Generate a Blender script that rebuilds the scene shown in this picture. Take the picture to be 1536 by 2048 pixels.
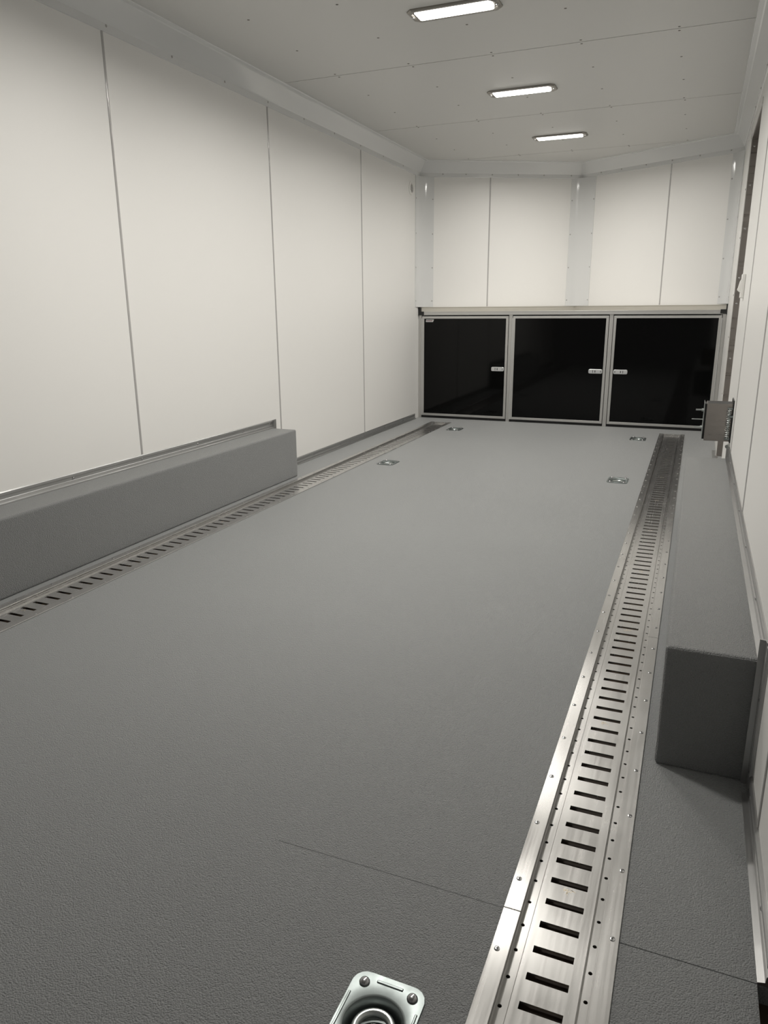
import bpy, bmesh, math, random
from mathutils import Vector, Matrix
random.seed(7)
for o in list(bpy.data.objects): bpy.data.objects.remove(o)
SC = bpy.context.scene
COL = SC.collection

# ---------------------------------------------------------------- camera, world, exposure
CAM_H = 0.9355
YAW, PITCH, ROLL, FPX = -0.3953, -0.2692, -0.0079, 1472.9
fw = Vector((math.sin(YAW)*math.cos(PITCH), math.cos(YAW)*math.cos(PITCH), math.sin(PITCH)))
r0 = Vector((math.cos(YAW), -math.sin(YAW), 0)); u0 = r0.cross(fw)
rt = r0*math.cos(ROLL)+u0*math.sin(ROLL); up = -r0*math.sin(ROLL)+u0*math.cos(ROLL)
cd = bpy.data.cameras.new('camera'); cam = bpy.data.objects.new('camera', cd); COL.objects.link(cam)
cd.sensor_fit = 'HORIZONTAL'; cd.sensor_width = 36; cd.lens = 36*FPX/1536; cd.clip_start = .02
m = Matrix(((rt.x, up.x, -fw.x, 0), (rt.y, up.y, -fw.y, 0), (rt.z, up.z, -fw.z, CAM_H), (0, 0, 0, 1)))
cam.matrix_world = m
SC.camera = cam
SC.view_settings.view_transform = 'Standard'
SC.view_settings.look = 'None'
SC.view_settings.gamma = 1
SC.view_settings.exposure = 0.0
W = bpy.data.worlds.new('world'); SC.world = W; W.use_nodes = True
W.node_tree.nodes['Background'].inputs[0].default_value = (1, .97, .93, 1)
W.node_tree.nodes['Background'].inputs[1].default_value = 0.12      # dim workshop behind the open rear
LED_STRENGTH = 9          # glow of the lens itself
LED_WATTS = 15.8          # directional light of one LED bar
LED_SPREAD = 166

# ---------------------------------------------------------------- dimensions (metres)
XL, XR = -2.2422, 0.1818
H, HC = 2.0973, 1.981
YC = 6.1824                      # cabinet front
YB = -0.45                       # open rear
XA, YA = -1.0302, 6.865          # apex of the nose
YN = 6.19                        # where the nose walls begin
XTR, XTL = -0.113, -1.951        # track centres
YEND = 5.962

# ---------------------------------------------------------------- materials
def new_mat(name):
    mt = bpy.data.materials.new(name); mt.use_nodes = True
    nt = mt.node_tree; b = nt.nodes['Principled BSDF']
    return mt, nt, b
def mat(name, col, rough=.5, metal=0, spec=.5, noise=None, bump=None, emit=None, coat=0):
    mt, nt, b = new_mat(name)
    b.inputs['Base Color'].default_value = (*col, 1); b.inputs['Roughness'].default_value = rough
    b.inputs['Metallic'].default_value = metal; b.inputs['Specular IOR Level'].default_value = spec
    b.inputs['Coat Weight'].default_value = coat; b.inputs['Coat Roughness'].default_value = .05
    if emit:
        b.inputs['Emission Color'].default_value = (*emit[0], 1); b.inputs['Emission Strength'].default_value = emit[1]
    tc = nt.nodes.new('ShaderNodeTexCoord')
    if noise:      # (scale xyz, low rough, high rough)
        mp = nt.nodes.new('ShaderNodeMapping'); mp.inputs['Scale'].default_value = noise[0]
        nz = nt.nodes.new('ShaderNodeTexNoise'); nz.inputs['Scale'].default_value = 1; nz.inputs['Detail'].default_value = 4
        mr = nt.nodes.new('ShaderNodeMapRange'); mr.inputs['From Min'].default_value = .3; mr.inputs['From Max'].default_value = .7
        mr.inputs['To Min'].default_value = noise[1]; mr.inputs['To Max'].default_value = noise[2]
        L = nt.links.new
        L(tc.outputs['Object'], mp.inputs['Vector']); L(mp.outputs[0], nz.inputs['Vector'])
        L(nz.outputs['Fac'], mr.inputs['Value']); L(mr.outputs[0], b.inputs['Roughness'])
    if bump:       # (scale, strength, distance, mapping)
        mp = nt.nodes.new('ShaderNodeMapping'); mp.inputs['Scale'].default_value = bump[3]
        nz = nt.nodes.new('ShaderNodeTexNoise'); nz.inputs['Scale'].default_value = bump[0]; nz.inputs['Detail'].default_value = 3
        bp = nt.nodes.new('ShaderNodeBump'); bp.inputs['Strength'].default_value = bump[1]; bp.inputs['Distance'].default_value = bump[2]
        L = nt.links.new
        L(tc.outputs['Object'], mp.inputs['Vector']); L(mp.outputs[0], nz.inputs['Vector'])
        L(nz.outputs['Fac'], bp.inputs['Height']); L(bp.outputs[0], b.inputs['Normal'])
    return mt

def liner_mat(name, col):
    """sprayed grey bed liner: pebbly bump, slight mottling, little glints"""
    mt, nt, b = new_mat(name); L = nt.links.new
    tc = nt.nodes.new('ShaderNodeTexCoord')
    n1 = nt.nodes.new('ShaderNodeTexNoise'); n1.inputs['Scale'].default_value = 420; n1.inputs['Detail'].default_value = 3
    v1 = nt.nodes.new('ShaderNodeTexVoronoi'); v1.inputs['Scale'].default_value = 380
    n2 = nt.nodes.new('ShaderNodeTexNoise'); n2.inputs['Scale'].default_value = 1.3; n2.inputs['Detail'].default_value = 3
    ad = nt.nodes.new('ShaderNodeMath'); ad.operation = 'SUBTRACT'
    L(tc.outputs['Object'], n1.inputs['Vector']); L(tc.outputs['Object'], v1.inputs['Vector']); L(tc.outputs['Object'], n2.inputs['Vector'])
    L(n1.outputs['Fac'], ad.inputs[0]); L(v1.outputs['Distance'], ad.inputs[1])
    bp = nt.nodes.new('ShaderNodeBump'); bp.inputs['Strength'].default_value = .85; bp.inputs['Distance'].default_value = .0018
    L(ad.outputs[0], bp.inputs['Height']); L(bp.outputs[0], b.inputs['Normal'])
    mr = nt.nodes.new('ShaderNodeMapRange'); mr.inputs['To Min'].default_value = .92; mr.inputs['To Max'].default_value = 1.08
    L(n2.outputs['Fac'], mr.inputs['Value'])
    mx = nt.nodes.new('ShaderNodeVectorMath'); mx.operation = 'SCALE'; mx.inputs[0].default_value = col
    L(mr.outputs[0], mx.inputs['Scale']); L(mx.outputs[0], b.inputs['Base Color'])
    n4 = nt.nodes.new('ShaderNodeTexNoise'); n4.inputs['Scale'].default_value = 330; n4.inputs['Detail'].default_value = 1
    L(tc.outputs['Object'], n4.inputs['Vector'])
    m4 = nt.nodes.new('ShaderNodeMapRange'); m4.inputs['From Min'].default_value = .66; m4.inputs['From Max'].default_value = .72
    m4.inputs['To Min'].default_value = .44; m4.inputs['To Max'].default_value = .14          # tiny shiny grains
    L(n4.outputs['Fac'], m4.inputs['Value']); L(m4.outputs[0], b.inputs['Roughness'])
    b.inputs['Sheen Weight'].default_value = .35; b.inputs['Sheen Roughness'].default_value = .45; b.inputs['Diffuse Roughness'].default_value = .6; b.inputs['Specular IOR Level'].default_value = .5
    return mt

def alu_mat(name, col=(.54, .533, .518), r0=.20, r1=.26, scratch=True):
    """mill-finish aluminium: streaked along its length, fine random scratches"""
    mt, nt, b = new_mat(name); L = nt.links.new
    tc = nt.nodes.new('ShaderNodeTexCoord')
    mp = nt.nodes.new('ShaderNodeMapping'); mp.inputs['Scale'].default_value = (160, 3, 160)
    nz = nt.nodes.new('ShaderNodeTexNoise'); nz.inputs['Scale'].default_value = 1; nz.inputs['Detail'].default_value = 5
    L(tc.outputs['Object'], mp.inputs['Vector']); L(mp.outputs[0], nz.inputs['Vector'])
    mr = nt.nodes.new('ShaderNodeMapRange'); mr.inputs['From Min'].default_value = .3; mr.inputs['From Max'].default_value = .7
    mr.inputs['To Min'].default_value = r0; mr.inputs['To Max'].default_value = r1
    L(nz.outputs['Fac'], mr.inputs['Value'])
    n2 = nt.nodes.new('ShaderNodeTexNoise'); n2.inputs['Scale'].default_value = 9; n2.inputs['Detail'].default_value = 5
    L(tc.outputs['Object'], n2.inputs['Vector'])
    m2 = nt.nodes.new('ShaderNodeMapRange'); m2.inputs['From Min'].default_value = .35; m2.inputs['From Max'].default_value = .7
    m2.inputs['To Min'].default_value = 0; m2.inputs['To Max'].default_value = .04
    L(n2.outputs['Fac'], m2.inputs['Value'])
    ad = nt.nodes.new('ShaderNodeMath'); L(mr.outputs[0], ad.inputs[0]); L(m2.outputs[0], ad.inputs[1]); L(ad.outputs[0], b.inputs['Roughness'])
    bp = nt.nodes.new('ShaderNodeBump'); bp.inputs['Strength'].default_value = .02; bp.inputs['Distance'].default_value = .0002
    L(nz.outputs['Fac'], bp.inputs['Height'])
    if scratch:
        # thin scratches: stretched, distorted noise bands
        mp2 = nt.nodes.new('ShaderNodeMapping'); mp2.inputs['Scale'].default_value = (700, 40, 1); mp2.inputs['Rotation'].default_value = (0, 0, .22)
        n3 = nt.nodes.new('ShaderNodeTexNoise'); n3.inputs['Scale'].default_value = 1; n3.inputs['Detail'].default_value = 1; n3.inputs['Distortion'].default_value = .6
        L(tc.outputs['Object'], mp2.inputs['Vector']); L(mp2.outputs[0], n3.inputs['Vector'])
        m3 = nt.nodes.new('ShaderNodeMapRange'); m3.inputs['From Min'].default_value = .72; m3.inputs['From Max'].default_value = .78
        L(n3.outputs['Fac'], m3.inputs['Value'])
        cm = nt.nodes.new('ShaderNodeMix'); cm.data_type = 'RGBA'
        cm.inputs[6].default_value = (*col, 1); cm.inputs[7].default_value = (.66, .65, .63, 1)
        L(m3.outputs[0], cm.inputs[0]); L(cm.outputs[2], b.inputs['Base Color'])
    else:
        b.inputs['Base Color'].default_value = (*col, 1)
    L(bp.outputs[0], b.inputs['Normal'])
    b.inputs['Metallic'].default_value = .85
    tg = nt.nodes.new('ShaderNodeCombineXYZ'); tg.inputs[0].default_value = 1     # drawn along y: sheen spreads across
    b.inputs['Anisotropic'].default_value = .72; L(tg.outputs[0], b.inputs['Tangent'])
    return mt

M = {
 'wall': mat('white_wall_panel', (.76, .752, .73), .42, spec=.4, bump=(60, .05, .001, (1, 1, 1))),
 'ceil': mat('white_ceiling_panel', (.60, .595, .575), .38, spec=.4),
 'gloss': mat('glossy_white_plastic', (.66, .665, .66), .10, spec=.5),
 'flange': mat('satin_white_plastic', (.74, .73, .70), .3, spec=.5),
 'seam': mat('wall_divider_strip', (.40, .39, .38), .12, spec=.8),
 'dark': mat('dark_gap', (.03, .028, .026), .7),
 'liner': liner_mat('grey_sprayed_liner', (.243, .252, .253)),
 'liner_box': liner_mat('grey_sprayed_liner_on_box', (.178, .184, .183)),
 'alu': alu_mat('mill_aluminium'),
 'alu_trim': alu_mat('satin_aluminium_trim', (.42, .42, .415), .28, .45, False),
 'cab_alu': mat('anodised_aluminium', (.60, .595, .575), .33, metal=.75, bump=(1, .05, .001, (300, 300, 4))),
 'rail': mat('pale_tan_aluminium', (.50, .48, .43), .4, metal=.5),
 'black': mat('gloss_black_panel', (.0015, .0015, .0015), .06, spec=.22),
 'blackp': mat('black_plastic', (.012, .012, .012), .45),
 'wood': mat('plywood', (.07, .045, .025), .6),
 'steel': mat('stainless_steel', (.34, .315, .295), .33, metal=1, noise=((4, 4, 120), .25, .42)),
 'zinc': mat('zinc_plated_steel', (.235, .262, .258), .42, metal=1, noise=((30, 30, 30), .36, .5)),
 'zincb': mat('bright_zinc', (.52, .55, .54), .3, metal=1),
 'bolt': mat('bolt_steel', (.42, .42, .43), .2, metal=1),
 'screw': mat('screw_steel', (.60, .60, .60), .18, metal=1),
  'chrome': mat('satin_chrome', (.30, .285, .26), .38, metal=1),
 'white': mat('white_plastic', (.80, .79, .76), .3),
 'silver': mat('silver_plastic', (.62, .63, .63), .3, metal=.5),
 'red': mat('dull_red_print', (.12, .02, .03), .4),
 'blue': mat('blue_paint', (.01, .02, .09), .4),
 'stamp': mat('roughened_stamp', (.70, .62, .48), .5, metal=.8),
}

# ---------------------------------------------------------------- mesh helpers
class MB:
    def __init__(s): s.v = []; s.f = []; s.m = []; s.mi = 0
    def add(s, vs, fs):
        n = len(s.v); s.v += [tuple(a) for a in vs]
        for f in fs: s.f.append(tuple(n+i for i in f)); s.m.append(s.mi)
    def box(s, x0, x1, y0, y1, z0, z1):
        v = [(x, y, z) for z in (z0, z1) for y in (y0, y1) for x in (x0, x1)]
        s.add(v, [(0, 2, 3, 1), (4, 5, 7, 6), (0, 1, 5, 4), (2, 6, 7, 3), (0, 4, 6, 2), (1, 3, 7, 5)])
    def prism(s, poly, z0, z1):
        n = len(poly)
        s.add([(x, y, z0) for x, y in poly]+[(x, y, z1) for x, y in poly],
              [tuple(reversed(range(n))), tuple(range(n, 2*n))]+[(i, (i+1) % n, n+(i+1) % n, n+i) for i in range(n)])
    def cyl(s, a, b, r, n=16, r2=None, cap=True):
        a = Vector(a); b = Vector(b); d = (b-a).normalized(); r2 = r if r2 is None else r2
        t = Vector((0, 0, 1)) if abs(d.z) < .9 else Vector((1, 0, 0))
        e = d.cross(t).normalized(); g = d.cross(e)
        vs = [a+(e*math.cos(2*math.pi*i/n)+g*math.sin(2*math.pi*i/n))*r for i in range(n)]
        vs += [b+(e*math.cos(2*math.pi*i/n)+g*math.sin(2*math.pi*i/n))*r2 for i in range(n)]
        fs = [(i, (i+1) % n, n+(i+1) % n, n+i) for i in range(n)]
        if cap: fs += [tuple(reversed(range(n))), tuple(range(n, 2*n))]
        s.add(vs, fs)
    def tube(s, pts, r, n=8, closed=False):
        pts = [Vector(q) for q in pts]; N = len(pts); vs = []; prev = None
        for i, q in enumerate(pts):
            a = pts[(i-1) % N] if closed or i else q; b = pts[(i+1) % N] if closed or i < N-1 else q
            d = (b-a).normalized()
            if prev is None:
                t = Vector((0, 0, 1)) if abs(d.z) < .9 else Vector((1, 0, 0)); e = d.cross(t).normalized()
            else: e = (prev-d*prev.dot(d)).normalized()
            prev = e; g = d.cross(e)
            vs += [q+(e*math.cos(2*math.pi*k/n)+g*math.sin(2*math.pi*k/n))*r for k in range(n)]
        fs = []
        for i in range(N if closed else N-1):
            j = (i+1) % N
            fs += [(i*n+k, i*n+(k+1) % n, j*n+(k+1) % n, j*n+k) for k in range(n)]
        if not closed: fs += [tuple(reversed(range(n))), tuple(range((N-1)*n, N*n))]
        s.add(vs, fs)
    def loft(s, rings, closed=True, caps=True):
        n = len(rings[0]); vs = [q for r in rings for q in r]; fs = []
        for i in range(len(rings)-1):
            for k in range(n if closed else n-1):
                fs.append((i*n+k, i*n+(k+1) % n, (i+1)*n+(k+1) % n, (i+1)*n+k))
        if caps and closed: fs += [tuple(reversed(range(n))), tuple(range((len(rings)-1)*n, len(rings)*n))]
        s.add(vs, fs)
    def obj(s, name, mt, parent=None, bevel=0, smooth=False, seg=2, loc=None):
        me = bpy.data.meshes.new(name); me.from_pydata(s.v, [], s.f)
        mts = mt if isinstance(mt, (list, tuple)) else [mt]
        for q in mts: me.materials.append(q)
        for pl, k in zip(me.polygons, s.m): pl.material_index = k
        bm = bmesh.new(); bm.from_mesh(me); bmesh.ops.recalc_face_normals(bm, faces=bm.faces); bm.to_mesh(me); bm.free()
        if smooth:
            for pl in me.polygons: pl.use_smooth = True
            try: me.set_sharp_from_angle(angle=math.radians(38))
            except Exception: pass
        o = bpy.data.objects.new(name, me); COL.objects.link(o)
        if parent: o.parent = parent
        if loc: o.location = loc
        if bevel:
            b = o.modifiers.new('bevel', 'BEVEL'); b.width = bevel; b.segments = seg; b.limit_method = 'ANGLE'
        return o

def tag(o, label, cat, group=None, kind=None):
    o['label'] = label; o['category'] = cat
    if group: o['group'] = group
    if kind: o['kind'] = kind
    return o
def empty(name, loc=(0, 0, 0)):
    o = bpy.data.objects.new(name, None); COL.objects.link(o); o.location = loc; o.empty_display_size = .05
    return o
def copy_tree(o, parent=None):
    c = o.copy(); COL.objects.link(c); c.parent = parent
    for ch in [q for q in bpy.data.objects if q.parent == o]: copy_tree(ch, c)
    return c
def structure(o, label, cat): return tag(o, label, cat, kind='structure')

def sweep_segments(path, profile, side):
    """profile (d, z) carried along a plan path with mitred corners; returns one MB per segment. side=+1: room lies to the left of the path"""
    P = [Vector((a[0], a[1])) for a in path]; N = len(P); rings = []
    nrm = []
    for i in range(N-1):
        d = (P[i+1]-P[i]).normalized(); nrm.append(Vector((-d.y, d.x))*side)
    for i in range(N):
        if i == 0: mv = nrm[0]
        elif i == N-1: mv = nrm[-1]
        else:
            a, b = nrm[i-1], nrm[i]; mv = (a+b)/(1+a.dot(b))
        rings.append([(P[i].x+mv.x*d, P[i].y+mv.y*d, z) for d, z in profile])
    out = []
    for i in range(N-1):
        q = MB(); q.loft([rings[i], rings[i+1]]); out.append(q)
    return out

# pan-head screw with a dark cross painted for the shade of its recess, axis +z, base at z=0
def screw_mesh(name, r, h):
    q = MB(); n = 12
    prof = [(r, 0), (r*.96, h*.5), (r*.7, h*.88), (r*.42, h)]
    rings = [[(a*math.cos(2*math.pi*i/n), a*math.sin(2*math.pi*i/n), z) for i in range(n)] for a, z in prof]
    q.loft(rings); q.mi = 1
    q.box(-r*.42, r*.42, -r*.1, r*.1, h*.8, h*1.03); q.box(-r*.1, r*.1, -r*.42, r*.42, h*.8, h*1.035)
    o = q.obj(name, [M['screw'], M['dark']], smooth=True)
    me = o.data; bpy.data.objects.remove(o); return me
SCREW = screw_mesh('track_screw', .0045, .0016)
PAN = screw_mesh('pan_head_screw', .0052, .0032)
CEILS = screw_mesh('ceiling_screw', .0058, .0012)
CEILS.materials.clear(); CEILS.materials.append(mat('painted_screw', (.13, .12, .10), .45)); CEILS.materials.append(M['dark'])
WHS = screw_mesh('white_screw', .0055, .0028)
WHS.materials.clear(); WHS.materials.append(mat('white_painted_screw', (.40, .39, .375), .25)); WHS.materials.append(M['dark'])
def put_screw(me, loc, parent, axis=(0, 0, 1), name='screw', rot=None):
    o = bpy.data.objects.new(name, me); COL.objects.link(o); o.parent = parent
    qz = Vector((0, 0, 1)).rotation_difference(Vector(axis))
    R = qz.to_matrix().to_4x4() @ Matrix.Rotation(random.uniform(0, 1.57) if rot is None else rot, 4, 'Z')
    o.matrix_local = Matrix.Translation(Vector(loc)-Vector(parent.location)) @ R
    return o

# ================================================================= STRUCTURE
# ---- floor (cells, with the recesses for tracks and tie-down pans left open)
PANS = [(-.318, .709), (-.338, 4.208), (-.336, 5.65), (-1.727, 4.215), (-1.73, 5.635)]
PW, PL = .047, .047
xs = sorted({XL-.03, -.62, XTL-.066, XTL+.066, XTR-.066, XTR+.066, .166, XR+.04} | {x+s*PW for x, y in PANS for s in (-1, 1)})
ys = sorted({YB, .973, .9755, YEND-.02, 6.95} | {y+s*PL for x, y in PANS for s in (-1, 1)})
def hole(x, y):
    if y < YEND-.02 and (abs(x-XTL) < .066 or abs(x-XTR) < .066): return True
    if y < .974 and x > .166: return True
    if .973 < y < .9755: return 'groove'
    for px, py in PANS:
        if abs(x-px) < PW and abs(y-py) < PL: return True
    return False
q = MB()
for i in range(len(xs)-1):
    for j in range(len(ys)-1):
        xm, ym = (xs[i]+xs[i+1])/2, (ys[j]+ys[j+1])/2; hh = hole(xm, ym)
        if hh is True: continue
        z = 0 if hh is False else (-.0010 if xm > XTR else -.0005 if xm > -.62 else 0)
        n = len(q.v)
        q.v += [(xs[i], ys[j], z), (xs[i+1], ys[j], z), (xs[i+1], ys[j+1], z), (xs[i], ys[j+1], z)]
        q.f.append((n, n+1, n+2, n+3)); q.m.append(0)
floor = q.obj('floor', [M['liner'], M['wood']])
bm = bmesh.new(); bm.from_mesh(floor.data); bmesh.ops.remove_doubles(bm, verts=bm.verts, dist=1e-5)
be = [e for e in bm.edges if e.is_boundary]
r = bmesh.ops.extrude_edge_only(bm, edges=be)
for v in [g for g in r['geom'] if isinstance(g, bmesh.types.BMVert)]: v.co.z -= .030
bmesh.ops.recalc_face_normals(bm, faces=bm.faces); bm.to_mesh(floor.data); bm.free()
structure(floor, 'grey sprayed rubber liner floor with a pebbled texture', 'floor')
q = MB(); q.box(XL-.03, XR+.3, YB, 6.95, -.06, -.031)
o = q.obj('floor', M['wood']); structure(o, 'plywood deck visible through the slots under the grey liner', 'floor'); o.name = 'floor_deck'

# ---- side walls
q = MB(); q.box(XL-.05, XL, YB, YN+.02, -.03, H+.03)
wl = q.obj('wall_left', M['wall']); structure(wl, 'white panelled left wall with grey divider strips', 'wall')
DY0, DY1, DZ = 4.36, 5.16, 1.872
q = MB(); q.box(XR, XR+.05, YB, .974, .06, H+.03); q.box(XR, XR+.05, .974, DY0, -.03, H+.03); q.box(XR, XR+.05, DY0, DY1, DZ, H+.03); q.box(XR, XR+.05, DY1, YN+.02, -.03, H+.03)
wr = q.obj('wall_right', M['wall']); structure(wr, 'white panelled right wall with a side doorway near its far end', 'wall')
# nose walls
def nose(name, A, B, lab):
    q = MB(); A = Vector(A); B = Vector(B); d = (B-A).normalized(); n = Vector((-d.y, d.x))
    if n.y < 0: n = -n
    q.prism([A, B, B+n*.05, A+n*.05], -.03, H+.03)
    return structure(q.obj(name, M['wall']), lab, 'wall')
nose('wall_front_left', (XL, YN), (XA, YA), 'left half of the white V shaped nose wall above the black cabinet')
nose('wall_front_right', (XR, YN), (XA, YA), 'right half of the white V shaped nose wall above the black cabinet')

# ---- divider strips on walls (rounded, glossy)
def strip(x, y, nx, ny, z0, z1, name, lab, w=.0062):
    """half round strip; (nx,ny) normal into the room"""
    tx, ty = -ny, nx; ring = []
    for k in range(9):
        a = math.pi*k/8; c, s_ = math.cos(a)*w, math.sin(a)*.0032
        ring.append((x+tx*c+nx*s_, y+ty*c+ny*s_))
    q = MB(); q.prism(ring, z0, z1)
    o = q.obj(name, M['seam'], smooth=True); return structure(o, lab, 'trim')
tn = [0]
def tname(): tn[0] += 1; return 'trim_%d' % tn[0]
hb = .2723
for y, zz, lab in ((2.5755, hb+.045, 'nearest vertical grey divider strip on the left wall, above the wheel box'),
                   (3.7942, .04, 'second vertical grey divider strip on the left wall, just past the wheel box'),
                   (5.0102, .04, 'third vertical grey divider strip on the left wall, farthest from the wheel box'),
                   (1.35, .3, 'vertical grey divider strip at the rear end of the left wall')):
    strip(XL, y, 1, 0, zz, HC+.004, tname(), lab)
for y, zz, lab in ((1.277, .04, 'vertical grey divider strip on the right wall nearest the viewer'),
                   (2.48, hb+.04, 'vertical grey divider strip on the right wall over the wheel box'),
                   (3.52, hb+.04, 'vertical grey divider strip on the right wall just above the steel bracket')):
    strip(XR, y, -1, 0, zz, HC+.004, tname(), lab, .004)
dl = Vector((XA-XL, YA-YN)).normalized(); nl = Vector((dl.y, -dl.x))
dr = Vector((XR-XA, YN-YA)).normalized(); nr = Vector((dr.y, -dr.x))
if nr.y > 0: nr = -nr
if nl.y > 0: nl = -nl
strip(-1.719, YN+(-1.719-XL)*(YA-YN)/(XA-XL), nl.x, nl.y, .95, HC+.004, tname(), 'grey divider strip in the middle of the left nose wall', .0052)
strip(-.308, YA+(-.308-XA)*(YN-YA)/(XR-XA), nr.x, nr.y, .95, HC+.004, tname(), 'grey divider strip in the middle of the right nose wall', .0052)

# ---- ceiling: panels with thin open joints
q = MB(); joints = [YB, 1.412, 2.631, 3.8496, 5.068, 6.2823, 6.95]; g = .0028
for a, b in zip(joints, joints[1:]):
    q.box(XL-.04, XR+.04, a+g, b-g, H, H+.012)
q.mi = 1; q.box(XL-.04, XR+.04, YB, 6.95, H+.012, H+.03)
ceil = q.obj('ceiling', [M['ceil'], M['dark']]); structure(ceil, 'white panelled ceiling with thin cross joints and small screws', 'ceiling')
def inside_nose(x, y):
    lim = YN+(x-XL)*(YA-YN)/(XA-XL) if x < XA else YA+(x-XA)*(YN-YA)/(XR-XA)
    return y < lim-.12
for y in [3.02, 3.43, 3.8496-.025, 3.8496+.025, 4.25, 4.662, 5.068-.025, 5.068+.025, 5.462, 5.872, 6.2823-.022, 6.2823+.022]:
    for x in (-1.85, -1.441, -1.03, -.6165, -.2035):
        if inside_nose(x, y): put_screw(CEILS, (x+random.uniform(-.004, .004), y+random.uniform(-.006, .006), H), ceil, (0, 0, -1))

# ---- cove moulding between walls and ceiling, mitred round the nose
path = [(XR, YB), (XR, YN), (XA, YA), (XL, YN), (XL, YB)]
z0 = HC
prof = [(0, z0-.002), (.006, z0), (.0065, z0+.028), (.011, z0+.034), (.058, H-.0095), (.064, H-.006), (.083, H-.005), (.085, H-.001), (.085, H+.001), (0, H+.001)]
names = ['along the right wall above the doorway', 'over the right half of the nose wall', 'over the left half of the nose wall', 'along the left wall']
coves = []
for sg, nm in zip(sweep_segments(path, prof, 1), names):
    o = sg.obj(tname(), M['gloss']); structure(o, 'glossy white slanted cove moulding '+nm, 'trim'); coves.append(o)
zs = HC+.021
y = 2.5755+.02
for k in range(9): put_screw(WHS, (XL+.006, 2.597+.4*k if k else 2.597, zs), coves[3], (1, 0, 0))
for k in range(7): put_screw(WHS, (XR-.006, 3.0+.4*k, zs), coves[0], (-1, 0, 0))
for t in (.14, .28, .44, .6, .76, .93):
    P = Vector((XL, YN)).lerp(Vector((XA, YA)), t)+nl*.0065; put_screw(WHS, (P.x, P.y, zs), coves[2], (nl.x, nl.y, 0))
    P = Vector((XA, YA)).lerp(Vector((XR, YN)), t)+nr*.0065; put_screw(WHS, (P.x, P.y, zs), coves[1], (nr.x, nr.y, 0))

# ---- vertical corner mouldings of the nose
def corner_trim(C, dA, dB, wa, wb, lab, zlo, screwsA=True, screwsB=True):
    """C corner; dA,dB unit vectors along each wall away from the corner"""
    C = Vector(C); dA = Vector(dA).normalized(); dB = Vector(dB).normalized(); mid = (dA+dB).normalized()
    def nrm(d, o_):
        n = Vector((-d.y, d.x)); return n if n.dot(o_) > 0 else -n
    nA, nB = nrm(dA, dB), nrm(dB, dA)
    pA, pB = C+dA*wa, C+dB*wb
    a1 = pA+nA*.004; a2 = C+dA*(wa-.02)+nA*.0045; b1 = pB+nB*.004; b2 = C+dB*(wb-.02)+nB*.0045
    ctrl = C+(nA+nB)*.006
    bez = []
    for k in range(1, 12):
        t = k/12; bez.append(a2*(1-t)**2+ctrl*2*t*(1-t)+b2*t*t)
    q = MB(); q.prism([pA, a1, a2]+bez+[b2, b1, pB, C], zlo, HC+.002)
    o = q.obj(tname(), M['gloss'], smooth=True); structure(o, lab, 'trim')
    z = zlo+.05
    while z < HC-.05:
        if screwsA: P = C+dA*(wa-.01)+nA*.004; put_screw(WHS, (P.x, P.y, z), o, (nA.x, nA.y, 0))
        if screwsB: P = C+dB*(wb-.01)+nB*.004; put_screw(WHS, (P.x, P.y, z), o, (nB.x, nB.y, 0))
        z += .27
    return o
corner_trim((XL, YN), (0, -1), dl, .10, .122, 'glossy white corner moulding where the left wall meets the nose', .948)
corner_trim((XA, YA), -dl, dr, .088, .145, 'glossy white moulding at the apex of the nose wall', .9475)
corner_trim((XR, YN), (0, -1), -dr, .10, .082, 'glossy white corner moulding where the right wall meets the nose', .952)

# ---- aluminium base trims
kick = [(0, 0), (.016, 0), (.016, .0035), (.006, .006), (.005, .016), (.0028, .018), (.0028, .030), (.0062, .032), (.0062, .041), (.003, .045), (0, .045)]
def kick_run(x, s_, y0, y1, zb):
    q = MB(); q.loft([[(x+s_*d, y0, zb+z) for d, z in kick], [(x+s_*d, y1, zb+z) for d, z in kick]]); return q
def kick_up(x, s_, y, sy, z0_, z1_):
    q = MB(); q.loft([[(x+s_*d, y+sy*z, z0_) for d, z in kick], [(x+s_*d, y+sy*z, z1_) for d, z in kick]]); return q
def base_trim(side):
    x, s_ = (XL, 1) if side == 'left' else (XR, -1)
    ya, yb = (1.4792, 3.688) if side == 'left' else (1.4792, 3.618)
    yend = YN-.1 if side == 'left' else DY0
    y_start = YB if side == 'left' else .974
    q = kick_run(x, s_, y_start, ya-.045, 0)
    for o_ in (kick_up(x, s_, ya, -1, 0, hb+.045), kick_run(x, s_, ya, yb, hb), kick_up(x, s_, yb, 1, 0, hb+.045), kick_run(x, s_, yb+.045, yend, 0)):
        q.add(o_.v, o_.f)
    o = q.obj('baseboard_'+side, M['alu_trim'])
    structure(o, 'ribbed aluminium base trim along the %s wall and round the wheel box' % side, 'baseboard')
    ax = (s_, 0, 0); px = x+s_*.003
    k = 0
    yy = ya+.28
    while yy < yb-.05: put_screw(PAN, (px, yy, hb+.024), o, ax); yy += .406
    if side == 'left': put_screw(PAN, (px, yb-.03, hb+.026), o, ax)
    for yy in ((4.188, 4.584, 4.99, 5.4, 5.8) if side == 'left' else (3.75, 4.1)): put_screw(PAN, (px, yy, .024), o, ax)
    if side == 'right':
        for yy in (1.10, 1.395): put_screw(PAN, (px, yy, .024), o, ax)
        put_screw(PAN, (px, ya-.024, .04), o, ax); put_screw(PAN, (px, ya-.024, .2), o, ax)
    return o
base_trim('left'); base_trim('right')

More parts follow.
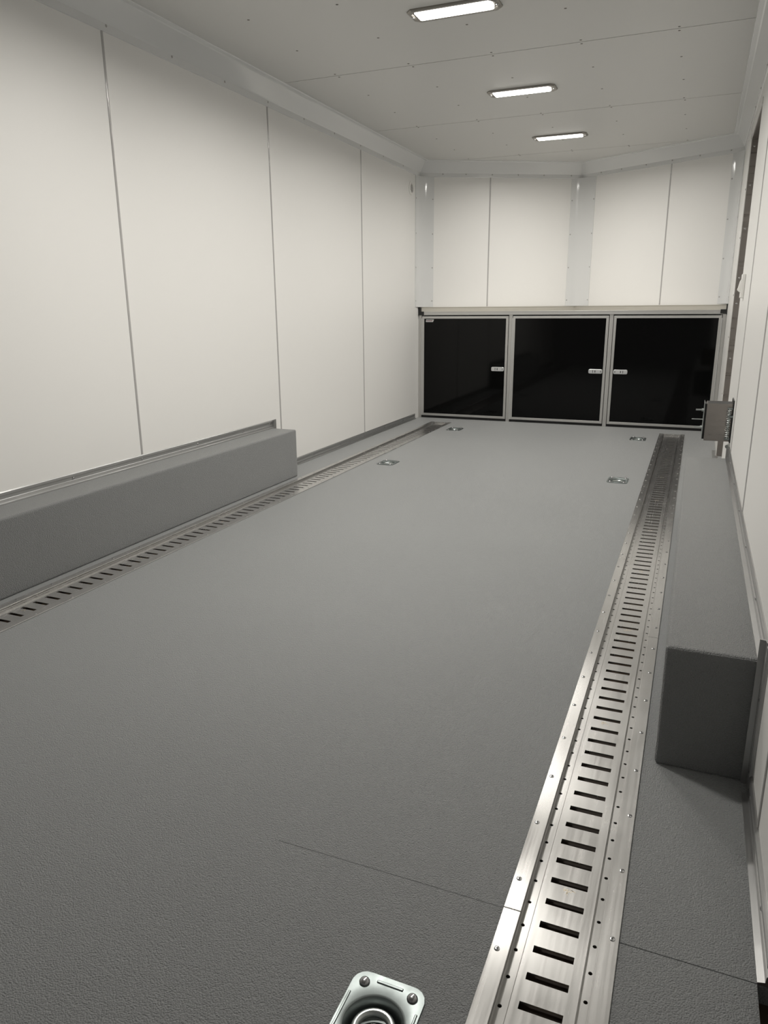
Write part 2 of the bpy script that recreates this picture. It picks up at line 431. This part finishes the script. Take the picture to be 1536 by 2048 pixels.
# ---- side doorway
q = MB()
q.box(XR+.0, XR+.09, DY1-.002, DY1+.0015, 0, DZ)        # far jamb face
q.box(XR+.0, XR+.09, DY0-.0015, DY0+.002, 0, DZ)
q.box(XR+.0, XR+.09, DY0, DY1, DZ-.002, DZ+.0015)
q.box(XR+.0, XR+.09, DY0, DY1, -.012, -.008)
jamb = q.obj(tname(), M['steel']); structure(jamb, 'brushed stainless steel lining of the side doorway', 'door frame')
for z in (.35, .62, .95, 1.1, 1.38, 1.62, 1.83): put_screw(PAN, (XR+.016, DY1-.002, z), jamb, (0, -1, 0))
q = MB(); q.box(XR-.004, XR, DY1, DY1+.055, 0, DZ+.04); q.box(XR-.004, XR, DY0-.03, DY1+.055, DZ, DZ+.03)
cas = q.obj(tname(), M['flange']); structure(cas, 'narrow white casing on the far side of the doorway', 'door frame')
for z in (.4, .75, 1.0, 1.33, 1.6): put_screw(WHS, (XR-.004, DY1+.012, z), cas, (-1, 0, 0))
q = MB(); q.box(XR+.09, XR+.12, DY0-.02, DY1+.02, -.01, DZ+.02)
structure(q.obj('door_1', M['wall']), 'white side entry door closed at the outside of the doorway', 'door')
q = MB(); q.box(XR-.024, XR+.006, DY0, DY1+.2, 0, .0025)
th = q.obj(tname(), M['alu_trim']); structure(th, 'riveted aluminium threshold strip at the foot of the side doorway', 'threshold')
for k in range(9): put_screw(SCREW, (XR-.012, DY0+.05+k*.11, .0025), th)

# ---- dark slot at the rear right corner with a blue frame member
q = MB(); q.box(.158, .40, YB, .970, -.35, -.33)
structure(q.obj(tname(), M['blue']), 'blue painted frame glimpsed through the slot at the rear right corner', 'frame')

# ================================================================= WHEEL BOXES
def wheel_box(x0, x1, y0, y1, lab):
    q = MB(); q.box(x0, x1, y0, y1, 0, hb)
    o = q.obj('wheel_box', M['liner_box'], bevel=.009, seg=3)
    return tag(o, lab, 'wheel box', 'wheel boxes against the side walls')
wheel_box(XL+.003, XL+.1656, 1.4792, 3.6815, 'long low grey textured wheel box against the left wall')
wheel_box(XR-.1826, XR-.003, 1.4792, 3.6179, 'long low grey textured wheel box against the right wall')

# ================================================================= TIE-DOWN TRACKS
def ring_cell(q, x0, x1, y0, y1, hole_pts, z, depth):
    """flat cell with a polygonal hole and short inner walls; hole_pts ccw starting near the (x0,y0) corner"""
    n = len(hole_pts)
    if n == 4: outer = [(x0, y0), (x1, y0), (x1, y1), (x0, y1)]
    else:
        xm, ym = (x0+x1)/2, (y0+y1)/2
        outer = [(x0, y0), (xm, y0), (x1, y0), (x1, ym), (x1, y1), (xm, y1), (x0, y1), (x0, ym)]
    v = [(a, b, z) for a, b in outer]+[(a, b, z) for a, b in hole_pts]+[(a, b, z-depth) for a, b in hole_pts]
    f = [(i, (i+1) % n, n+(i+1) % n, n+i) for i in range(n)]+[(n+i, n+(i+1) % n, 2*n+(i+1) % n, 2*n+i) for i in range(n)]
    q.add(v, f)
PITCH = .0508
def track(xc, y_slot0, joints_l, joints_r, lab):
    root = empty('tie_down_track', (xc, YEND, 0)); tag(root, lab, 'cargo track', 'slotted tie-down tracks let into the floor')
    lo = (xc, YEND, 0)
    k0 = math.floor((YB+.05-y_slot0)/PITCH)+1; k1 = math.floor((YEND-.09-y_slot0)/PITCH)
    zp, zg = -.0075, -.0125
    # slotted rail
    q = MB()
    ws, hs = .0305, .0066
    for k in range(k0, k1+1):
        y = y_slot0+k*PITCH
        ring_cell(q, -.046, .046, y-PITCH/2-YEND, y+PITCH/2-YEND, [(-ws, y-hs-YEND), (ws, y-hs-YEND), (ws, y+hs-YEND), (-ws, y+hs-YEND)], zp, .0035)
    ya, yb = y_slot0+(k0-.5)*PITCH-YEND, y_slot0+(k1+.5)*PITCH-YEND
    for s_ in (-1, 1):
        for a, b, zt in ((.0435, .0462, zp+.0014), ):
            xa, xb = sorted((s_*a, s_*b)); q.box(xa, xb, ya, yb, zg, zt)
    q.obj('slotted_rail', M['alu'], root)
    # side channels with weep holes
    q = MB()
    for k in range(k0, k1+1):
        yh = y_slot0+(k-.5)*PITCH-YEND+.018
        y = yh
        for s_ in (-1, 1):
            xa, xb = sorted((s_*.046, s_*.0652)); cx, r_ = (xa+xb)/2, .0033
            h8 = [(cx+r_*math.cos(math.pi*(1.25+.25*i)), yh+r_*math.sin(math.pi*(1.25+.25*i))) for i in range(8)]
            ring_cell(q, xa, xb, y-PITCH/2, y+PITCH/2, h8, zg, .003)
    for s_ in (-1, 1):                                    # side walls of the channel, small step half way
        xa, xb = sorted((s_*.0640, s_*.0660)); q.box(xa, xb, ya, yb, zg-.004, .001)
        xa, xb = sorted((s_*.0618, s_*.0640)); q.box(xa, xb, ya, yb, zg, -.006)
    q.obj('side_channel', M['alu'], root)
    # end wall and short closing plate
    q = MB(); q.box(-.066, .066, -.022, -.0, zg, .0012); q.box(-.060, .060, yb, -.022, zg-.002, zg+.001)
    q.obj('end_plate', M['alu'], root, bevel=.0006)
    # flanges, in butted lengths
    for s_, js in ((-1, joints_l), (1, joints_r)):
        ys_ = [YB+.02]+js+[YEND]
        for a, b in zip(ys_, ys_[1:]):
            q = MB(); xa, xb = sorted((s_*.0615, s_*.0895)); q.box(xa, xb, a+.0007-YEND, b-.0007-YEND, .0004, .0036)
            q.obj('flange', M['alu'], root, bevel=.0008)
    # screws every 6 inches
    k = 0
    while True:
        yl, yr = .8905+.1527*k, .9736+.1533*k
        if yl > YEND-.05: break
        for s_, yy in ((-1, yl), (1, yr)):
            if yy < YEND-.03: put_screw(SCREW, (xc+s_*.0795, yy, .0036), root)
        k += 1
    for s_ in (-1, 1):
        put_screw(SCREW, (xc+s_*.0795, .74, .0036), root); put_screw(SCREW, (xc+s_*.0795, YEND-.018, .0036), root)
        put_screw(SCREW, (xc+s_*.052, YEND-.05, zg+.001), root)
    put_screw(SCREW, (xc, YEND-.011, .0012), root)
    # stamped marks on the rail
    for k in range(0, 8):
        yy = 1.0559+.5588*k
        if yy > 5.2: break
        q = MB(); rnd = random.Random(k)
        for j in range(9):
            a = rnd.uniform(-.009, .009); b = rnd.uniform(-.005, .005); l = rnd.uniform(.002, .006); t = rnd.uniform(0, 3.14)
            c, s2 = math.cos(t)*l, math.sin(t)*l; w = .0004
            q.add([(a-c-s2*w/l, yy-YEND+b-s2+c*w/l, zp+.00015), (a-c+s2*w/l, yy-YEND+b-s2-c*w/l, zp+.00015), (a+c+s2*w/l, yy-YEND+b+s2-c*w/l, zp+.00015), (a+c-s2*w/l, yy-YEND+b+s2+c*w/l, zp+.00015)], [(0, 1, 2, 3)])
        q.obj('stamped_mark', M['stamp'], root)
    return root
track(XTR, .8202, [.974], [2.126], 'long slotted aluminium tie-down track in the floor beside the right wheel box')
track(XTL, 1.5274-30*PITCH+.0004, [], [], 'long slotted aluminium tie-down track in the floor beside the left wheel box')

# ================================================================= TIE-DOWN RING PANS
def ring_pan():
    root = empty('recessed_tie_down')
    # plate with dished pan (lathe blended into a rounded rectangle)
    q = MB(); n = 64; hx, hy, cr = .0555, .0740, .022
    def rrect(a, hx, hy, cr):
        c, s_ = math.cos(a), math.sin(a)
        # ray march onto a rounded rectangle
        lo, hi = 0, .2
        for _ in range(40):
            t = (lo+hi)/2; x, y = abs(c*t), abs(s_*t)
            dx, dy = max(x-(hx-cr), 0), max(y-(hy-cr), 0)
            ins = (x <= hx and y <= hy and dx*dx+dy*dy <= cr*cr)
            lo, hi = (t, hi) if ins else (lo, t)
        return (c*lo, s_*lo)
    A = [2*math.pi*i/n for i in range(n)]
    rings = [[(*rrect(a, hx, hy, cr), .0002) for a in A], [(*rrect(a, hx-.0008, hy-.0008, cr-.0008), .0028) for a in A]]
    for r_, z in ((.0452, .0030), (.0425, .0016), (.0400, -.004), (.0375, -.014), (.0340, -.0205), (.0290, -.0225), (.0001, -.0225)):
        rings.append([(r_*math.cos(a), r_*math.sin(a), z) for a in A])
    q.loft(rings, caps=False)
    q.obj('pan', M['zinc'], root, smooth=True)
    # pressed ribs between the bolts
    q = MB()
    for s_ in (-1, 1):
        for (xa, xb, ya, yb) in ((-.0200, .0200, s_*.0620-.0022, s_*.0620+.0022),):
            q.box(xa, xb, ya, yb, .0024, .0044)
        q.box(s_*.0500-.0018, s_*.0500+.0018, -.034, .034, .0024, .0044)
    q.obj('pressed_rib', M['zinc'], root, bevel=.0014, smooth=True)
    for sx in (-1, 1):
        for sy in (-1, 1):
            q = MB(); r_ = .0078
            rr = [[(r_*a*math.cos(t), r_*a*math.sin(t), z) for t in A[::3]] for a, z in ((1, .002), (1, .0045), (.82, .0068), (.5, .0080), (.01, .0084))]
            q.loft(rr)
            o = q.obj('bolt', M['bolt'], root, smooth=True, loc=(sx*.0365, sy*.0545, 0))
    # ring lying in the pan, clamp strap, hinge lug
    q = MB(); q.tube([(.0262*math.cos(a), .0262*math.sin(a), -.0085) for a in A[::2]], .0058, 12, True)
    q.obj('ring', M['zincb'], root, smooth=True)
    q = MB(); rr = [[(.0165*a*math.cos(t), .0165*a*math.sin(t), z) for t in A[::2]] for a, z in ((1, -.0225), (.98, -.0165), (.9, -.0150), (.01, -.0140))]
    q.loft(rr); q.box(-.0012, .0012, -.013, .013, -.0145, -.0132)
    q.obj('swivel_boss', M['zincb'], root, smooth=True)
    q = MB(); q.box(-.011, .011, -.036, -.018, -.021, -.004); q.obj('ring_clamp', M['zinc'], root, bevel=.002, smooth=True)
    return root
labs = ['large zinc tie-down ring pan in the foreground floor left of the slotted track',
        'zinc tie-down ring pan on the floor left of the right track, nearer of the two',
        'zinc tie-down ring pan left of the right track, close to the cabinet',
        'zinc tie-down ring pan right of the left track, nearer of the two',
        'zinc tie-down ring pan right of the left track end, close to the cabinet']
rp = ring_pan()
for i, ((x, y), lab) in enumerate(zip(PANS, labs)):
    o = rp if i == 0 else copy_tree(rp)
    o.location = (x, y, 0.0); tag(o, lab, 'tie-down ring', 'recessed tie-down rings in the floor')

# ================================================================= CABINET
cab = empty('cabinet', ((XL+XR)/2, YC, 0)); tag(cab, 'wide aluminium framed base cabinet with three gloss black doors at the nose', 'cabinet')
cx0 = (XL+XR)/2
def L(x): return x-cx0
TOPZ = .8800
P1, P2 = -1.4355, -.6385
q = MB(); q.prism([(L(XL+.01), .03), (L(XR-.01), .03), (L(XA), YA-YC-.02)], .012, TOPZ-.004); q.obj('carcass', M['blackp'], cab)
for a, b in ((XL+.006, -2.2137), (P1-.0145, P1+.0145), (P2-.0145, P2+.0145), (.1553, XR-.002)):
    q = MB(); q.box(L(a), L(b), 0, .03, 0, TOPZ)
    m_ = (a+b)/2; q.box(L(m_-.0035), L(m_+.0035), -.0015, .001, 0, TOPZ)     # raised bead down the extrusion
    q.obj('post', M['cab_alu'], cab, bevel=.001)
q = MB(); q.box(L(XL+.03), L(XR-.03), .012, .03, 0, .02); q.obj('toe_gap_shade', M['blackp'], cab)  # black strip stands in for the shade in the gap below the doors
def door(x0, x1, hinge, latch_x, sticker=False):
    z0_, z1_ = .0225, .8705; fw_ = .0195; y0_, y1_ = -.006, .016
    q = MB(); q.box(L(x0+fw_-.004), L(x1-fw_+.004), y0_+.004, y1_, z0_+fw_-.004, z1_-fw_+.004)
    d = q.obj('door', M['black'], cab)
    q = MB()
    def bar(p):   # mitred bars
        q.add([(a, y0_, b) for a, b in p]+[(a, y1_, b) for a, b in p], [(0, 1, 2, 3), (7, 6, 5, 4)]+[(i, (i+1) % 4, 4+(i+1) % 4, 4+i) for i in range(4)])
    a, b = L(x0), L(x1)
    bar([(a, z0_), (b, z0_), (b-fw_, z0_+fw_), (a+fw_, z0_+fw_)]); bar([(a, z1_), (b, z1_), (b-fw_, z1_-fw_), (a+fw_, z1_-fw_)])
    bar([(a, z0_), (a, z1_), (a+fw_, z1_-fw_), (a+fw_, z0_+fw_)]); bar([(b, z0_), (b, z1_), (b-fw_, z1_-fw_), (b-fw_, z0_+fw_)])
    q.obj('door_frame', M['cab_alu'], d, bevel=.0008)
    hx = L(x0)-.0025 if hinge < 0 else L(x1)+.0025
    q = MB(); z = z0_
    while z < z1_-.02: q.cyl((hx, -.006, z), (hx, -.006, z+.022), .0028, 8); z += .0245
    q.obj('hinge', M['silver'], d)
    lz = .4395
    q = MB(); w, h_ = .0535, .0175; pts = []
    for sx, sz, a0 in ((1, 1, 0), (-1, 1, 90), (-1, -1, 180), (1, -1, 270)):
        for k in range(6):
            t = math.radians(a0+18*k); pts.append((L(latch_x)+sx*(w-.010)+.010*math.cos(t), lz+sz*(h_-.010)+.010*math.sin(t)))
    q.loft([[(x, -.003, z) for x, z in pts], [(x, -.012, z) for x, z in pts], [(L(latch_x)+(x-L(latch_x))*.95, -.0145, lz+(z-lz)*.86) for x, z in pts]])
    s_ = 1 if latch_x > (x0+x1)/2 else -1
    q.mi = 1
    lx = L(latch_x)
    q.box(lx-s_*.020-.002, lx-s_*.020+.002, -.0152, -.014, lz-.010, lz+.010)
    q.box(lx-s_*.002-.003, lx-s_*.002+.003, -.0152, -.014, lz-.008, lz+.008)
    q.box(lx+s_*.041-.0022, lx+s_*.041+.0022, -.0152, -.014, lz-.006, lz+.006)
    q.obj('latch', [M['silver'], M['blackp']], d, smooth=False)
    if sticker:
        q = MB()
        def pg(x0_, x1_, za, zb, y_): q.add([(L(x0_), y_, za), (L(x1_)-.008*(1-(za-.8225)/.022)-.0, y_, za), (L(x1_)-.008*(1-(zb-.8225)/.022), y_, zb), (L(x0_), y_, zb)], [(0, 1, 2, 3)])
        q.add([(L(-2.1755), -.0026, .823), (L(-2.1100), -.0026, .823), (L(-2.1015), -.0026, .844), (L(-2.1720), -.0026, .844),
               (L(-2.1755), -.0019, .823), (L(-2.1100), -.0019, .823), (L(-2.1015), -.0019, .844), (L(-2.1720), -.0019, .844)],
              [(0, 1, 2, 3), (0, 4, 5, 1), (1, 5, 6, 2), (2, 6, 7, 3), (3, 7, 4, 0)])
        q.mi = 1
        for k in range(7):
            x_ = L(-2.168)+k*.0078; q.box(x_, x_+.0058, -.0029, -.0026, .830, .8385)
        q.obj('badge', [M['silver'], M['red']], d)
    return d
door(-2.2080, P1-.0185, -1, -1.5315, True)
door(P1+.0195, P2-.0185, -1, -.7335)
door(P2+.0195, .1500, 1, -.5417)

# ---- worktop with back rail and black end caps
wt = empty('worktop', (cx0, YC, TOPZ)); tag(wt, 'narrow aluminium edged white worktop resting on the black cabinet', 'worktop')
q = MB(); q.prism([(L(XL+.002), .004), (L(XR-.002), .004), (L(XR-.002), .01), (L(XA), YA-YC-.008), (L(XL+.002), .01)], .0005, .0285); q.obj('surface', M['white'], wt)
q = MB(); q.box(L(XL+.05), L(XR-.045), -.010, .006, 0, .0295); q.box(L(XL+.05), L(XR-.045), -.0115, -.010, .024, .0295)
q.obj('edge_fascia', M['cab_alu'], wt, bevel=.001)
rail = sweep_segments([(L(XR-.001), YN-YC-.001), (L(XA), YA-YC-.001), (L(XL+.001), YN-YC-.001)], [(0, .0285), (.010, .0285), (.010, .0600), (.014, .0620), (.014, .0665), (0, .0665)], 1)
for sg in rail: sg.obj('back_rail', M['rail'], wt, bevel=0)
q = MB(); q.box(L(XL+.002), L(XL+.024), -.014, .012, 0, .064); q.box(L(XL+.024), L(XL+.052), -.014, .008, 0, .0300); q.obj('end_cap', M['blackp'], wt)
q = MB(); q.box(L(XR-.009), L(XR-.001), -.014, .012, .0, .070); q.box(L(XR-.046), L(XR-.009), -.014, .008, .004, .0330); q.obj('end_cap', M['blackp'], wt)

# ================================================================= CEILING LIGHTS
def lamp(k_):
    led = mat('led_lens', (.9, .9, .9), .3, emit=((1, .965, .91), LED_STRENGTH*k_)); chip = mat('led_chip', (.9, .9, .9), .3, emit=((1, .965, .91), LED_STRENGTH*.35*k_))
    root = empty('ceiling_light'); hx, hy, c = .188, .066, .022
    def oct_(sx, sy, c): return [(-sx+c, -sy), (sx-c, -sy), (sx, -sy+c), (sx, sy-c), (sx-c, sy), (-sx+c, sy), (-sx, sy-c), (-sx, -sy+c)]
    q = MB(); ro = [[(x, y, z) for x, y in oct_(hx-a, hy-a, c)] for a, z in ((0, .0), (0, -.004), (.004, -.009), (.014, -.010), (.018, -.004))]
    q.loft(ro, caps=False); q.add([(x, y, -.004) for x, y in oct_(hx-.018, hy-.018, c)], [tuple(range(8))])
    bz = q.obj('bezel', M['chrome'], root)
    q = MB(); q.loft([[(x, y-.004, z) for x, y in oct_(.156-a, .041-a, .004)] for a, z in ((0, -.004), (0, -.0105), (.004, -.0135))])
    q.obj('lens', led, root)
    ld = bpy.data.lights.new('led_beam', 'AREA'); ld.shape = 'RECTANGLE'; ld.size = .30; ld.size_y = .078
    ld.energy = LED_WATTS*k_; ld.color = (1, .965, .91); ld.spread = math.radians(LED_SPREAD)
    lo_ = bpy.data.objects.new('led_beam', ld); COL.objects.link(lo_); lo_.parent = root; lo_.location = (0, -.002, -.0150)
    for k in range(14):
        q = MB(); x = -.143+k*.022; q.box(x-.006, x+.006, .0400, .0455, -.0085, -.0035)
        q.obj('led_chip', chip, root)
    for s_ in (-1, 1): put_screw(PAN, (s_*.176, 0, -.0095), root, (0, 0, -1))
    return root
LAMPS = [(3.247, 'ceiling light bar nearest the viewer, cut off by the top of the photo'), (4.505, 'middle of the three lit ceiling light bars in view'), (5.735, 'farthest and smallest lit ceiling light bar, near the nose'),
         (2.02, 'lit ceiling light bar over the rear part, above and outside the view')]
for i, (y, lab) in enumerate(LAMPS):
    o = lamp((1.0, .92, .85, 1.3)[i])
    o.location = (-1.031, y, H); tag(o, lab, 'ceiling light', 'recessed ceiling light bars')

# ================================================================= VENT ON THE LEFT WALL
v = empty('wall_vent', (XL, 5.99, 1.867)); tag(v, 'small round white wall vent high on the left wall near the nose', 'vent')
n = 32
def yz(r_, x): return [(x, r_*math.cos(2*math.pi*i/n), r_*math.sin(2*math.pi*i/n)) for i in range(n)]
q = MB(); q.loft([yz(.052, 0), yz(.051, .005), (yz(.046, .008)), yz(.034, .008), yz(.033, .002)], caps=False); q.obj('vent_ring', M['white'], v, smooth=True)
q = MB(); q.add(yz(.034, .002), [tuple(range(n))]); q.obj('vent_opening', mat('dark_grey_mesh', (.06, .06, .06), .6), v)
q = MB()
for k in range(-3, 4):
    z = k*.0088; w = math.sqrt(max(.0335**2-z*z, 0)); q.box(.002, .0065, -w, w, z-.0016, z+.0016)
q.obj('louvre', M['white'], v)
for z in (-.046, .046): put_screw(WHS, (XL+.0055, 5.99, 1.867+z*.9), v, (1, 0, 0))

# ================================================================= SWITCH BY THE DOORWAY
s = empty('light_switch', (XR, 4.05, 1.03)); tag(s, 'small white surface switch on the right wall edge beside the doorway', 'switch')
q = MB(); q.box(-.016, 0, -.036, .036, -.058, .052); q.obj('switch_plate', M['white'], s, bevel=.003)
q = MB(); q.loft([[(-.016, -.018, -.035), (-.016, .018, -.035), (-.016, .018, .03), (-.016, -.018, .03)], [(-.030, -.015, -.022), (-.030, .015, -.022), (-.022, .015, .018), (-.022, -.015, .018)]])
q.obj('rocker', M['white'], s, bevel=.001)

# ================================================================= STEEL BRACKET BOX WITH STUDS
b = empty('wall_bracket', (XR, 3.70, .42)); tag(b, 'brownish stainless steel bracket box with threaded studs on the right wall', 'bracket')
z0_, z1_ = -.086, .086
q = MB()
q.box(-.110, -.005, 0, .003, z0_, z1_)                                  # face towards the rear
q.box(-.113, -.110, 0, .11, z0_, z1_)                                   # left flange
q.box(-.110, -.005, .107, .110, z0_, z1_)
q.obj('housing', M['steel'], b, bevel=.0012)
q = MB(); q.box(-.110, -.005, .002, .107, z1_-.003, z1_+.0004); q.obj('open_top_shade', M['blackp'], b)  # black sheet painting the shade inside the open top of the box
q = MB(); q.box(-.1245, -.1220, -.001, .112, z0_+.002, z1_+.002); q.obj('clamp_plate', M['zincb'], b, bevel=.0005)
q = MB(); q.box(-.122, -.113, .010, .10, z0_+.006, z1_-.004); q.obj('gap_shade_fill', M['blackp'], b)  # black block put in for the dark of the gap behind the clamp plate
q = MB(); q.box(-.005, -.0, -.012, .125, z0_-.004, z1_+.016); q.obj('back_plate', M['blackp'], b)
def stud(z, l, r_, nut=True):
    q = MB()
    q.cyl((-.120, .03, z), (-.1245-l, .03, z), r_, 14)
    k = 0
    while nut and k*.0022 < l-.002: q.cyl((-.1245-l+.001+k*.0022, .03, z), (-.1245-l+.0022+k*.0022, .03, z), r_*1.12, 14); k += 1
    if nut:
        q.cyl((-.1245, .03, z), (-.1335, .03, z), r_*2.0, 6); q.cyl((-.1245, .03, z), (-.1262, .03, z), r_*2.5, 18)
    else:
        q.cyl((-.1245-l, .03, z), (-.1245-l-.006, .03, z), r_, 14, r2=.0005)
    q.obj('threaded_stud' if nut else 'pin', M['zincb'], b)
stud(.052, .034, .0036); stud(-.028, .034, .0036); stud(.008, .043, .0022, False)
q = MB(); pts = []
for k in range(14*10):
    a = k*2*math.pi/10; pts.append((-.018+.0085*math.cos(a), -.010+.0085*math.sin(a), -.066+k*.126/140))
q.tube(pts, .0019, 6); q.cyl((-.018, -.010, -.072), (-.018, -.010, .066), .003, 10)
q.obj('coil_spring', M['zincb'], b, smooth=True)
q = MB(); q.box(-.020, -.001, -.020, -.002, .026, .036); q.box(-.026, -.005, -.012, .0, -.078, -.068); q.box(-.026, -.005, -.012, .0, .062, .070); q.obj('spring_clip', M['zinc'], b, bevel=.001)
q = MB(); q.cyl((-.012, -.0, -.108), (-.012, -.012, -.108), .008, 6); q.cyl((-.008, .002, -.125), (-.008, .002, -.099), .003, 10); q.obj('lock_bolt', M['zincb'], b)
